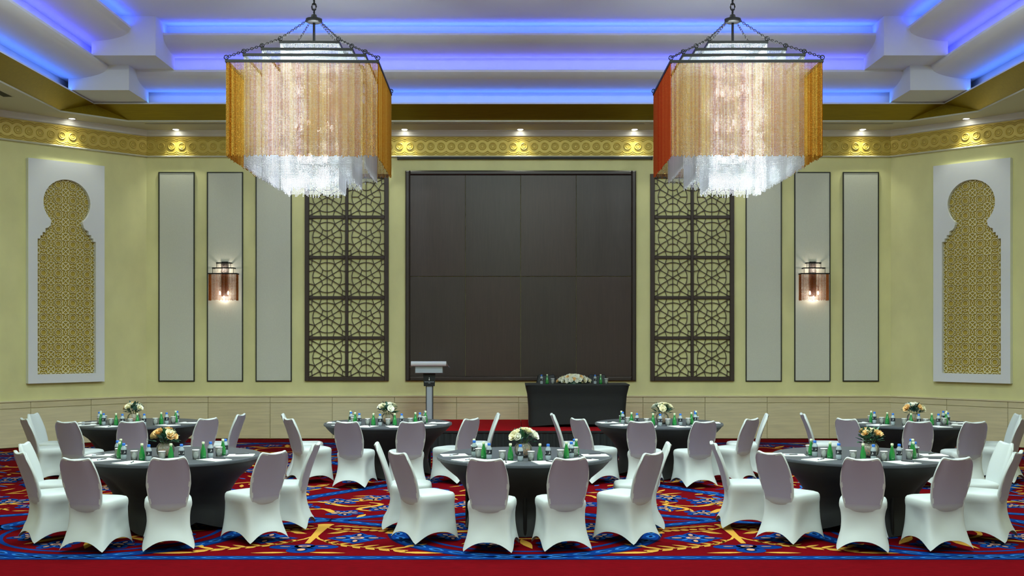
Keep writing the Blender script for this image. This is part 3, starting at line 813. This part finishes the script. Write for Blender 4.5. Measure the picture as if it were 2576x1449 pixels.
for xs in (1, -1):
    for f in (lambda x: x, lambda x: -8.4-x):
        for m in (0, 1):
            g = lambda x, y: (xs*f(x), my(y, m))
            for (x, y, r) in ((-2.22, 13.43, .26), (-2.63, 13.08, .2), (-2.02, 12.56, .22), (-1.62, 12.9, .22), (-1.80, 13.75, .24), (-.7, 13.2, .24), (-.3, 13.9, .24), (-1.2, 14.4, .26), (-.5, 14.9, .28), (-3.2, 12.9, .22), (-3.6, 13.6, .26), (-4.0, 14.4, .28), (-2.9, 14.6, .26), (-3.4, 15.2, .24), (-1.3, 15.3, .22), (-2.3, 15.35, .24), (-1.1, 13.0, .2), (-.1, 13.0, .2)):
                flower(*g(x, y), r, 5, rng.random()*3, False)
            for (x, y, dx, dy) in ((-1.84, 13.35, .1, -.65), (-2.7, 13.3, .9, -.15), (-2.5, 12.75, .6, -.1), (-1.6, 13.2, .7, -.2), (-.9, 13.7, .6, .5), (-1.4, 14.0, .5, -.6), (-.8, 14.3, .8, .3), (-3.1, 13.9, -.7, .5), (-3.4, 13.2, -.8, .2), (-2.6, 15.0, -.6, -.4), (-3.9, 15.0, .8, .2), (-.9, 15.35, .8, -.1), (-1.9, 15.3, -.5, .1)):
                n = 8; pts = []
                for i in range(n+1):
                    u = i/n; wv = math.sin(u*2*PI)*.14
                    l = math.hypot(dx, dy); pts.append(g(x+dx*u-dy/l*wv, y+dy*u+dx/l*wv))
                cstrip('carpet_gold', pts, [.03+.05*math.sin(PI*i/n) for i in range(n+1)])
            for i in range(130):
                x = rng.uniform(-4.2, 0); y = rng.uniform(12.45, 15.4)
                leaf(rng.choice(('carpet_gold', 'carpet_gold', 'carpet_gold', 'carpet_blue', 'carpet_sky')), *g(x, y), rng.uniform(0, 2*PI), rng.uniform(.14, .34), rng.uniform(.035, .075))
# borders
bx0 = [(-9.2+18.4*i/20, 10.03) for i in range(21)]
braid(bx0, .13)
braid([(-6.9, 20.75), (6.9, 20.75)], .13)
for s in (-1, 1):
    braid([(s*6.9, 20.75), (s*8.9, 18.75)], .13)
for nm, (z, mb) in LAY.items():
    o = mb.build('carpet_motif', M[nm], floor); stuff(o)

# ------------------------------------------------------------------ stage
SZ = .38; SF = 19.22; SB = WY-.06
t = thing('stage_platform', 'low red carpeted stage with pleated black skirt along the back wall', 'stage', (.04, SF, 0))
dW = 2.44
for sx in (-1, 1):
    mb = MB(); x0, x1 = sorted((sx*.004, sx*dW)); mb.bbox(x0, x1, 0, SB-SF, SZ-.06, SZ, .004)
    mb.build('deck_module', M['stage_red'], t)
mb = MB(); pl = []
path_ = [(-dW, SB-SF), (-dW, .012), (dW, .012), (dW, SB-SF)]
rings_t, rings_b = [], []
for a, b_ in zip(path_[:-1], path_[1:]):
    L = math.dist(a, b_); n = int(L/.022); nx, ny = (b_[1]-a[1])/L, -(b_[0]-a[0])/L
    for i in range(n):
        u = i/n; ph = u*L/.11*2*PI; o = .012+.010*math.sin(ph)+.004*math.sin(ph*2.3+1)
        x, y = a[0]+(b_[0]-a[0])*u, a[1]+(b_[1]-a[1])*u
        rings_t.append((x+nx*o*.5, y+ny*o*.5, SZ-.02)); rings_b.append((x+nx*o*1.6, y+ny*o*1.6, .008))
mb.loft([rings_t, rings_b], closed=False); mb.build('pleated_skirt', M['black_cloth'], t, True)
mb = MB(); mb.bbox(-dW-.012, dW+.012, -.016, .012, SZ-.055, SZ-.02, .003); mb.build('skirt_band', M['black_cloth'], t)
for sx in (-1, 1):
    for yy in (.15, SB-SF-.15):
        mb = MB(); mb.tube([(sx*2.2, yy, 0), (sx*2.2, yy, SZ-.06)], .025, 8); mb.build('leg', M['black_metal'], t)

# lectern
t = thing('lectern', 'silver column lectern with black sign on the stage', 'lectern', (-1.645, 20.45, SZ))
mb = MB(); mb.box(-.25, .25, -.2, .2, 0, .03); mb.build('base_plate', M['dark_grey'], t)
mb = MB(); mb.bbox(-.052, .052, -.05, .05, .03, .95, .01); mb.build('column', M['silver'], t)
mb = MB()
for s in (-1, 1): mb.box(s*.054-.012*(s < 0)+0, s*.054+.012*(s > 0), -.042, .05, .03, .95)
mb.build('column_edge', M['dark_grey'], t)
mb = MB()
vs = [(-.112, -.075, .945), (.112, -.075, .945), (.10, -.075, .70), (-.10, -.075, .70)]
mb.add(vs+[(x, -.055, z) for x, y, z in vs], [(3,2,1,0),(4,5,6,7),(0,1,5,4),(1,2,6,5),(2,3,7,6),(3,0,4,7)])
sg = mb.build('sign_board', M['black_cloth'], t)
mb = MB()
mb.poly([(0, -.0765, .845), (.010, -.0765, .822), (0, -.0765, .80), (-.010, -.0765, .822)])
mb.poly([(-.004, -.0765, .86), (.004, -.0765, .86), (.002, -.0765, .84), (-.002, -.0765, .84)])
mb.build('sign_emblem', M['label_white'], sg)
mb = MB()
for i in range(14): 
    x = -.085+i*.0125; mb.poly([(x, -.0765, .772+.002*(i % 2)), (x+.009, -.0765, .772), (x+.009, -.0765, .784), (x, -.0765, .784-.002*(i % 3))])
mb.box(-.02, .02, -.0766, -.0762, .755, .760)
mb.build('sign_lettering', M['silver'], sg)
mb = MB(); mb.bbox(-.25, .25, -.17, .12, .94, 1.075, .008); mb.build('shelf_box', M['silver'], t)
mb = MB()
rings = [[(x, y, z) for (y, z) in ((-.24, 1.075), (-.255, 1.10), (-.255, 1.13), (-.24, 1.155), (-.22, 1.16), (.2, 1.08), (.2, 1.06))] for x in (-.32, .32)]
mb.loft(rings, True, True, True); mb.build('reading_tray', M['silver_light'], t)
mb = MB()
for s in (-1, 1): mb.add([(s*.322, -.2, 1.12), (s*.322, .2, 1.06), (s*.37, .2, 1.03), (s*.36, -.05, 1.05)], [(0, 1, 2, 3)]); 
mb.build('tray_side', M['silver'], t)

# ------------------------------------------------------------------ chair prototypes
def sq(j, n, ex):
    # evenly spaced points round a square with softened corners
    p = (j/n*4+.5) % 4; k = int(p); u = (p-k)*2-1
    x, y = ((1, u), (-u, 1), (-1, -u), (u, -1))[k]
    f = (abs(x)**ex+abs(y)**ex)**(-1/ex)
    return x*f, y*f
def chair_meshes(white, lilac, tagname):
    n = 64
    mb = MB(); rings = []
    def ringpt(j, a, bf, br, ex):
        x, y = sq(j, n, ex)
        return x*a, y*(bf if y > 0 else br)
    for sc_, z in ((.02, .487), (.5, .487), (.82, .482), (.95, .472), (1.0, .455), (1.015, .43), (1.01, .405)):
        rings.append([(*ringpt(j, .212*sc_, .225*sc_, .215*sc_, 5), z) for j in range(n)])
    K = 12
    for k in range(1, K+1):
        v = k/K; r = []
        ex = 5+5*v
        for j in range(n):
            a = .212+.004*math.sin(v*PI)*-3+.030*v**1.6; bf = .225+.012*v; br = .215-.01*math.sin(v*PI)+.085*v**1.7
            x, y = ringpt(j, a, bf, br, ex)
            cc = min(abs(x)/a, abs(y)/(bf if y > 0 else br))
            hem = .006+.105*(1-cc**2.6)
            pin = (1-cc**2)*.035*math.sin(min(1, v*1.1)*PI*.75)
            z = .405+(hem-.405)*v
            l = math.hypot(x, y); x -= x/l*pin; y -= y/l*pin
            r.append((x, y, z))
        rings.append(r)
    mb.loft(rings, True, True, False)
    seat = mb.mesh('seat_cover', M[white], True)
    mb = MB(); rings = []; n = 44; z0 = .35; Hs = [0, .06, .12, .2, .3, .4, .5, .6, .7, .78, .85, .9, .94, .97, .99, 1.0, 1.0, 1.0]
    for i, hh in enumerate(Hs):
        wv = np.interp(hh, [0, .15, .35, .6, .8, .92, 1], [.150, .162, .184, .200, .196, .186, .176])
        shrink = {16: .6, 17: .15}.get(i, 1.0)
        r = []
        for j in range(n):
            th = 2*PI*j/n; c, s = math.cos(th), math.sin(th)
            u = math.copysign(abs(c)**(2/3.2), c); tt = math.copysign(abs(s)**(2/3.2), s)
            zt = .885-.020*(1-min(1, abs(u)/.72)**2)-.075*max(0, (abs(u)-.72)/.28)**2.2
            z = z0+(zt-z0)*hh+(.004 if i == 16 else .008 if i == 17 else 0)
            thick = .030*(1-.35*hh)*shrink
            lean = -.160-.032*min(1, hh/.10)-.053*hh-.108*hh**1.7
            y = lean+tt*thick-.016*(u*u)*(-1 if tt > 0 else -1)*(.4+hh)
            r.append((u*wv, y, z))
        rings.append(r)
    o = 0
    mb.loft(rings, True, True, True)
    back_me = mb.mesh('backrest_cover', [M[white], M[lilac]], True)
    mi = []
    for p in back_me.polygons:
        c = p.center; nm = p.normal
        hz = (c.z-z0)/(.885-z0)
        lim = np.interp(hz, [0, .15, .35, .6, .8, .92, 1], [.150, .162, .184, .200, .196, .186, .176])*.93
        mi.append(1 if (nm.y < -.45 and abs(c.x) < lim and -.1 < hz < .955) else 0)
    back_me.polygons.foreach_set('material_index', mi)
    return seat, back_me
seat_w, back_w = chair_meshes('spandex_white', 'spandex_lilac', 'w')
seat_b, back_b = chair_meshes('spandex_black', 'spandex_black', 'b')
def chair(x, y, z, rz, label, group, seat=seat_w, back=back_w, nm='covered_chair'):
    t = thing(nm, label, 'chair', (x, y, z), rz, group)
    put('seat_cover', seat, t); put('backrest_cover', back, t)
    return t

# ------------------------------------------------------------------ round tables
def table_mesh():
    n = 72; mb = MB(); rings = []
    for k in range(15):
        v = k/14; r = []
        for j in range(n):
            th = 2*PI*j/n; foot = abs(math.cos(2*th))**1.2         # four feet
            base = np.interp(v, [0, .04, .15, .3, .5, .7, 1], [.912, .895, .82, .69, .60, .57, .62])
            mid = np.interp(v, [0, .04, .15, .3, .5, .7, 1], [.912, .89, .80, .65, .54, .50, .50])
            rr = mid+(base-mid)*foot; hem = .006+.10*(1-foot)
            z = .735+(hem-.735)*v
            r.append((rr*math.cos(th+PI/4*0), rr*math.sin(th), z))
        rings.append(r)
    mb.loft(rings, True, False, False)
    skirt = mb.mesh('skirt_cover', M['table_black'], True)
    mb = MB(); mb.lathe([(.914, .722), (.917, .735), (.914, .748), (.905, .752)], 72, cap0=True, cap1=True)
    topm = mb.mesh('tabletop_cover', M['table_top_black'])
    return skirt, topm
skirt_me, top_me = table_mesh()
tl = MB(); tl.tube([(0, 0, 0), (0, 0, .72)], .018, 8); tleg_me = tl.mesh('leg', M['black_metal'])

# small table things
def lathe_mesh(name, prof, m, n=14, smooth=True, cap0=True, cap1=True):
    mb = MB(); mb.lathe(prof, n, cap0=cap0, cap1=cap1); return mb.mesh(name, M[m], smooth)
gb_body = lathe_mesh('glass_body', [(.026, 0), (.030, .004), (.031, .02), (.030, .055), (.025, .085), (.017, .115), (.0125, .135), (.0125, .152)], 'bottle_green')
gb_cap = lathe_mesh('bottle_cap', [(.0135, .150), (.0145, .155), (.0145, .168), (.012, .172)], 'bottle_cap')
wb_body = lathe_mesh('bottle_body', [(.026, 0), (.029, .004), (.029, .045), (.027, .05), (.029, .055), (.029, .10), (.026, .118), (.016, .135), (.0135, .142)], 'clear_plastic')
wb_label = lathe_mesh('bottle_label', [(.0297, .052), (.0297, .098)], 'label_dark', cap0=False, cap1=False)
wb_cap = lathe_mesh('bottle_cap', [(.0155, .140), (.0165, .143), (.0165, .160), (.014, .164)], 'cap_blue')
lm = MB()
for a0 in range(0, 360, 90):
    for (da, z, wd, hh) in ((0, .068, .012, .014), (14, .070, .010, .008), (-14, .064, .008, .006), (4, .083, .006, .010)):
        a = math.radians(a0+da); r = .0300
        lm.poly([(r*math.cos(a-wd*8), r*math.sin(a-wd*8), z), (r*math.cos(a+wd*8), r*math.sin(a+wd*8), z), (r*math.cos(a+wd*6), r*math.sin(a+wd*6), z+hh), (r*math.cos(a-wd*2), r*math.sin(a-wd*2), z+hh)])
wb_mark = lm.mesh('label_mark', M['label_white'])
gl_body = lathe_mesh('tumbler', [(.026, .001), (.030, .002), (.0335, .045), (.0345, .092), (.033, .092), (.031, .045), (.027, .008), (.0, .008)], 'clear_glass', 16, True, True, False)
gl_lid = lathe_mesh('paper_lid', [(.036, .0925), (.037, .094), (.037, .096), (.035, .097)], 'paper', 16, False)
pm = MB(); pm.box(-.105, .105, -.148, .148, 0, .006); pad_me = pm.mesh('paper_stack', M['paper'])
pm = MB(); pm.box(-.10, .10, .118, .146, .0062, .0072); pad_head = pm.mesh('paper_header', M['dark_grey'])
pm = MB(); pm.tube([(0, -.07, .0125), (0, .055, .0125), (0, .07, .0125)], [.005, .005, .002], 8); pen_me = pm.mesh('pen_barrel', M['pen_black'])
pm = MB(); pm.box(.0045, .0065, -.068, -.03, .0115, .0185); pen_clip = pm.mesh('pen_clip', M['silver'])

# flowers
def rose_mesh(m):
    mb = MB(); rr = random.Random(3)
    def petal(a, r0, r1, z0, z1, wd, curl):
        ca, sa = math.cos(a), math.sin(a); rows = []
        for v in (0, .5, 1):
            row = []
            for u in (-1, -.35, .35, 1):
                rad = r0+(r1-r0)*v - .25*r1*abs(u)**2*0.6 + curl*(v == 1)
                x = rad; y = u*wd*(.55+.45*v)*(1 if v < 1 else .8); z = z0+(z1-z0)*v-(.12*z1 if (v == 1 and abs(u) == 1) else 0)
                row.append((x*ca-y*sa, x*sa+y*ca, z))
            rows.append(row)
        mb.loft(rows, closed=False)
    for k in range(6): petal(k*PI/3, .008, .036, .0, .034, .024, .006)
    for k in range(5): petal(k*2*PI/5+.4, .007, .025, .004, .042, .019, .003)
    for k in range(4): petal(k*PI/2+.2, .004, .014, .006, .046, .012, -.002)
    mb.lathe([(.010, 0), (.014, .02), (.008, .042), (0.001, .044)], 8)
    return mb.mesh('rose_head', M[m], True)
roses = {k: rose_mesh(k) for k in ('rose_peach', 'rose_cream', 'rose_white')}
def leaf_mesh(m):
    mb = MB()
    mb.add([(0, 0, 0), (.013, .016, .004), (.016, .034, .006), (.008, .056, .002), (0, .066, -.004), (-.008, .056, .002), (-.016, .034, .006), (-.013, .016, .004), (0, .02, -.002), (0, .042, 0)],
           [(0, 1, 8), (0, 8, 7), (1, 2, 9, 8), (8, 9, 6, 7), (2, 3, 9), (3, 4, 9), (4, 5, 9), (5, 6, 9)])
    return mb.mesh('leaf', M[m], True)
leaves = {k: leaf_mesh(k) for k in ('leaf_green', 'leaf_blue', 'leaf_dark')}
bowl_me = lathe_mesh('glass_bowl', [(.045, .001), (.06, .006), (.082, .035), (.092, .075), (.086, .115), (.066, .142), (.063, .146), (.061, .142), (.081, .114), (.087, .075), (.077, .037), (.056, .011), (.0, .010)], 'vase_glass', 24, True, True, False)
st = MB(); rs = random.Random(9)
for i in range(90):
    zz = rs.uniform(.022, .085); rmax = .07 if zz > .04 else .055
    a = rs.uniform(0, 2*PI); r = rmax*math.sqrt(rs.random()); s = rs.uniform(.009, .014)
    cx, cy = r*math.cos(a), r*math.sin(a)
    st.add([(cx+s, cy, zz), (cx, cy+s, zz), (cx-s, cy, zz), (cx, cy-s, zz), (cx, cy, zz+s*.8), (cx, cy, zz-s*.8)], [tuple(f) for f in OF])
stone_me = st.mesh('amber_stones', M['amber_stone'], True)
sm = MB()
for k in range(9):
    a = 2*PI*k/9; sm.tube([(.02*math.cos(a), .02*math.sin(a), .03), (.03*math.cos(a+.5), .03*math.sin(a+.5), .12), (.06*math.cos(a+.7), .06*math.sin(a+.7), .19)], .003, 5)
stems_me = sm.mesh('stems', M['stem'])
def bouquet(x, y, z, kinds, leafkinds, label, seed, nrose=13, nleaf=64, spread=1.0, up=1.0):
    r = random.Random(seed)
    t = thing('flower_vase', label, 'flower vase', (x, y, z), r.uniform(0, 6), 'rose centrepieces in glass bowls')
    put('glass_bowl', bowl_me, t); stuff(put('amber_stones', stone_me, t)); put('stems', stems_me, t)
    for i in range(nrose):
        a = 2*PI*i/nrose*1.618*2+r.uniform(-.3, .3); tilt = r.uniform(.15, 1.1) if i else .1
        d = Vector((math.sin(tilt)*math.cos(a), math.sin(tilt)*math.sin(a), math.cos(tilt)))
        p = Vector((0, 0, .17))+Vector((d.x*.125*spread, d.y*.125*spread, d.z*.085*up))
        put('rose_head', roses[r.choice(kinds)], t, p, rot=d.to_track_quat('Z', 'Y').to_euler(), scale=r.uniform(1.0, 1.35))
    for i in range(nleaf):
        a = r.uniform(0, 2*PI); tilt = r.uniform(.35, 1.75)
        d = Vector((math.sin(tilt)*math.cos(a), math.sin(tilt)*math.sin(a), math.cos(tilt)))
        R_ = r.uniform(.045, .12)
        p = Vector((0, 0, .165))+Vector((d.x*R_*spread, d.y*R_*spread, max(-.02, d.z*R_*up*.9)))
        put('leaf', leaves[r.choice(leafkinds)], t, p, rot=(d+Vector((0, 0, .25))).to_track_quat('Y', 'Z').to_euler(), scale=r.uniform(.8, 1.3))
    return t

ORD = ['first', 'second', 'third', 'fourth', 'fifth', 'sixth']
ANG = [-88, -52, -16, 16, 52, 88]
def green_bottle(x, y, z, label, grp):
    t = thing('green_bottle', label, 'bottle', (x, y, z), 0, grp); put('glass_body', gb_body, t); put('bottle_cap', gb_cap, t)
def water_bottle(x, y, z, rz, label, grp):
    t = thing('water_bottle', label, 'bottle', (x, y, z), rz, grp)
    put('bottle_body', wb_body, t); l = put('bottle_label', wb_label, t); put('label_mark', wb_mark, l); put('bottle_cap', wb_cap, t)
def tumbler(x, y, z, label, grp):
    t = thing('drinking_glass', label, 'glass', (x, y, z), 0, grp); put('tumbler', gl_body, t); put('paper_lid', gl_lid, t)

TZ = .752
def round_table(x, y, tname, flowers, seed):
    r = random.Random(seed)
    t = thing('round_table', 'round banquet table in black stretch cover, %s' % tname, 'table', (x, y, 0), r.choice((0.0, .2, -.15)), 'round banquet tables')
    put('skirt_cover', skirt_me, t); put('tabletop_cover', top_me, t)
    for k in range(4): a = k*PI/2; put('leg', tleg_me, t, (.6*math.cos(a), .6*math.sin(a), 0))
    kinds, lk, fl = flowers
    bouquet(x+r.uniform(-.03, .03), y-.20, TZ, kinds, lk, '%s in amber-stone glass bowl, %s' % (fl, tname), seed)
    for i, a in enumerate(ANG):
        aa = math.radians(a+r.uniform(-3, 3)); R = 1.2+r.uniform(-.05, .05)
        seat = '%s seat from lectern end' % ORD[i]
        chair(x+R*math.sin(aa), y-R*math.cos(aa), 0, aa+math.radians(r.uniform(-7, 7)), 'white covered chair, %s, %s' % (tname, seat), 'white stretch-covered banquet chairs')
        aa = math.radians(a); ca, sa = math.cos(aa), math.sin(aa)
        def loc(rad, tan): return x+rad*sa+tan*ca, y-rad*ca+tan*sa
        px_, py_ = loc(.72, -.01+r.uniform(-.02, .02)); prz = aa+math.radians(r.uniform(-14, 14))
        n = thing('notepad', 'white notepaper, %s, %s' % (tname, seat), 'notepad', (px_, py_, TZ), prz, 'notepads at the place settings')
        put('paper_stack', pad_me, n); put('paper_header', pad_head, n)
        dx, dy = Matrix.Rotation(prz, 2) @ Vector((.045, -.02))
        p = thing('pen', 'black pen on notepaper, %s, %s' % (tname, seat), 'pen', (px_+dx, py_+dy, TZ+.001), prz+.5+r.uniform(-.3, .3), 'pens on the notepads')
        put('pen_barrel', pen_me, p); put('pen_clip', pen_clip, p)
        gx, gy = loc(.535+r.uniform(-.01, .01), .0); green_bottle(gx, gy, TZ, 'green glass bottle, %s, %s' % (tname, seat), 'green bottles on the round tables')
        gx, gy = loc(.53+r.uniform(-.01, .01), .095+r.uniform(-.01, .01)); water_bottle(gx, gy, TZ, r.uniform(0, 1.5), 'blue-capped water bottle, %s, %s' % (tname, seat), 'water bottles on the round tables')
        gx, gy = loc(.525, -.095+r.uniform(-.01, .01)); tumbler(gx, gy, TZ, 'lidded glass tumbler, %s, %s' % (tname, seat), 'tumblers on the round tables')
PE = (('rose_peach', 'rose_peach', 'rose_cream'), ('leaf_green', 'leaf_blue', 'leaf_dark'), 'peach roses')
CR = (('rose_cream', 'rose_cream', 'rose_white'), ('leaf_green', 'leaf_green', 'leaf_blue', 'leaf_dark'), 'cream roses')
BL = (('rose_cream', 'rose_peach', 'rose_white'), ('leaf_blue', 'leaf_dark', 'leaf_blue'), 'pale roses')
FY, RY = 11.65, 16.0
round_table(-3.69, FY, 'lectern-side table of three-table row', PE, 21)
round_table(0.0, FY, 'middle table of three-table row', CR, 22)
round_table(3.53, FY, 'head-table-side table of three-table row', PE, 23)
round_table(-5.49, RY, 'outer lectern-side table of four-table row', BL, 24)
round_table(-1.91, RY, 'inner lectern-side table of four-table row', CR, 25)
round_table(1.98, RY, 'inner head-table-side table of four-table row', CR, 26)
round_table(5.57, RY, 'outer head-table-side table of four-table row', BL, 27)

# ------------------------------------------------------------------ head table on the stage
HX, HY = 1.03, 20.08
t = thing('head_table', 'rectangular table in black stretch cover on the red stage', 'table', (HX, HY, SZ))
mb = MB(); rings = []; n = 80
for k in range(13):
    v = k/12; r = []
    for j in range(n):
        u, tt = sq(j, n, 14)
        cc = min(abs(u), abs(tt))
        a = np.interp(v, [0, .08, .25, .6, 1], [.925, .915, .885, .865, .865]); b_ = np.interp(v, [0, .08, .25, .6, 1], [.38, .372, .35, .34, .35])
        z = .748+(.006+(1-cc**2)*.05*v-.748)*v
        r.append((u*a, tt*b_, z))
    rings.append(r)
mb.loft(rings, True, False, False); mb.build('skirt_cover', M['black_cloth'], t, True)
mb = MB(); mb.bbox(-.925, .925, -.38, .38, .735, .76, .006); mb.build('tabletop_cover', M['black_cloth'], t)
for sx in (-1, 1):
    for yy in (-.3, .3): put('leg', tleg_me, t, (sx*.82, yy, 0))
HT = SZ+.76
for k, x in enumerate((.52, 1.48)):
    nm = 'nearer the lectern' if k == 0 else 'farther from the lectern'
    chair(HX-1.03+x, HY+.62, SZ+.004, PI, 'black covered chair behind the head table, '+nm, 'black chairs behind the head table', seat_b, back_b, 'black_covered_chair')
    xx = x-.02
    water_bottle(xx-.10, HY-.12, HT, .4, 'clear water bottle on the head table, '+nm, 'bottles on the head table')
    green_bottle(xx, HY-.12, HT, 'green glass bottle on the head table, '+nm, 'bottles on the head table')
    tumbler(xx+.10, HY-.12, HT, 'lidded glass tumbler on the head table, '+nm, 'tumblers on the head table')
rr = random.Random(4)
t = thing('flower_spray', 'low mound of white and cream roses on the head table', 'flowers', (.985, HY-.05, HT))
mb = MB(); mb.lathe([(.14, .001), (.13, .04), (.1, .1), (.05, .11)], 18); o = mb.build('foam_base', M['leaf_dark'], t)
for i in range(64):
    u = (i+.5)/64; rad = math.sqrt(u); a = i*2.39996
    x = .30*rad*math.cos(a); y = .13*rad*math.sin(a); z = .035+.105*(1-rad**2)
    d = Vector((x*1.6, y*3.5-.05, .16)).normalized()
    put('rose_head', roses[rr.choice(('rose_white', 'rose_cream', 'rose_white', 'rose_white', 'rose_peach'))], t, (x, y, z), rot=d.to_track_quat('Z', 'Y').to_euler(), scale=rr.uniform(.8, 1.05))
for i in range(40):
    s_ = rr.choice((-1, 1)); x = s_*rr.uniform(.16, .27); y = rr.uniform(-.13, .10)
    put('leaf', leaves[rr.choice(('leaf_green', 'leaf_blue'))], t, (x, y, rr.uniform(.012, .045)), rot=(rr.uniform(.0, .4), 0, -s_*PI/2+rr.uniform(-.4, .4)), scale=rr.uniform(.9, 1.3))
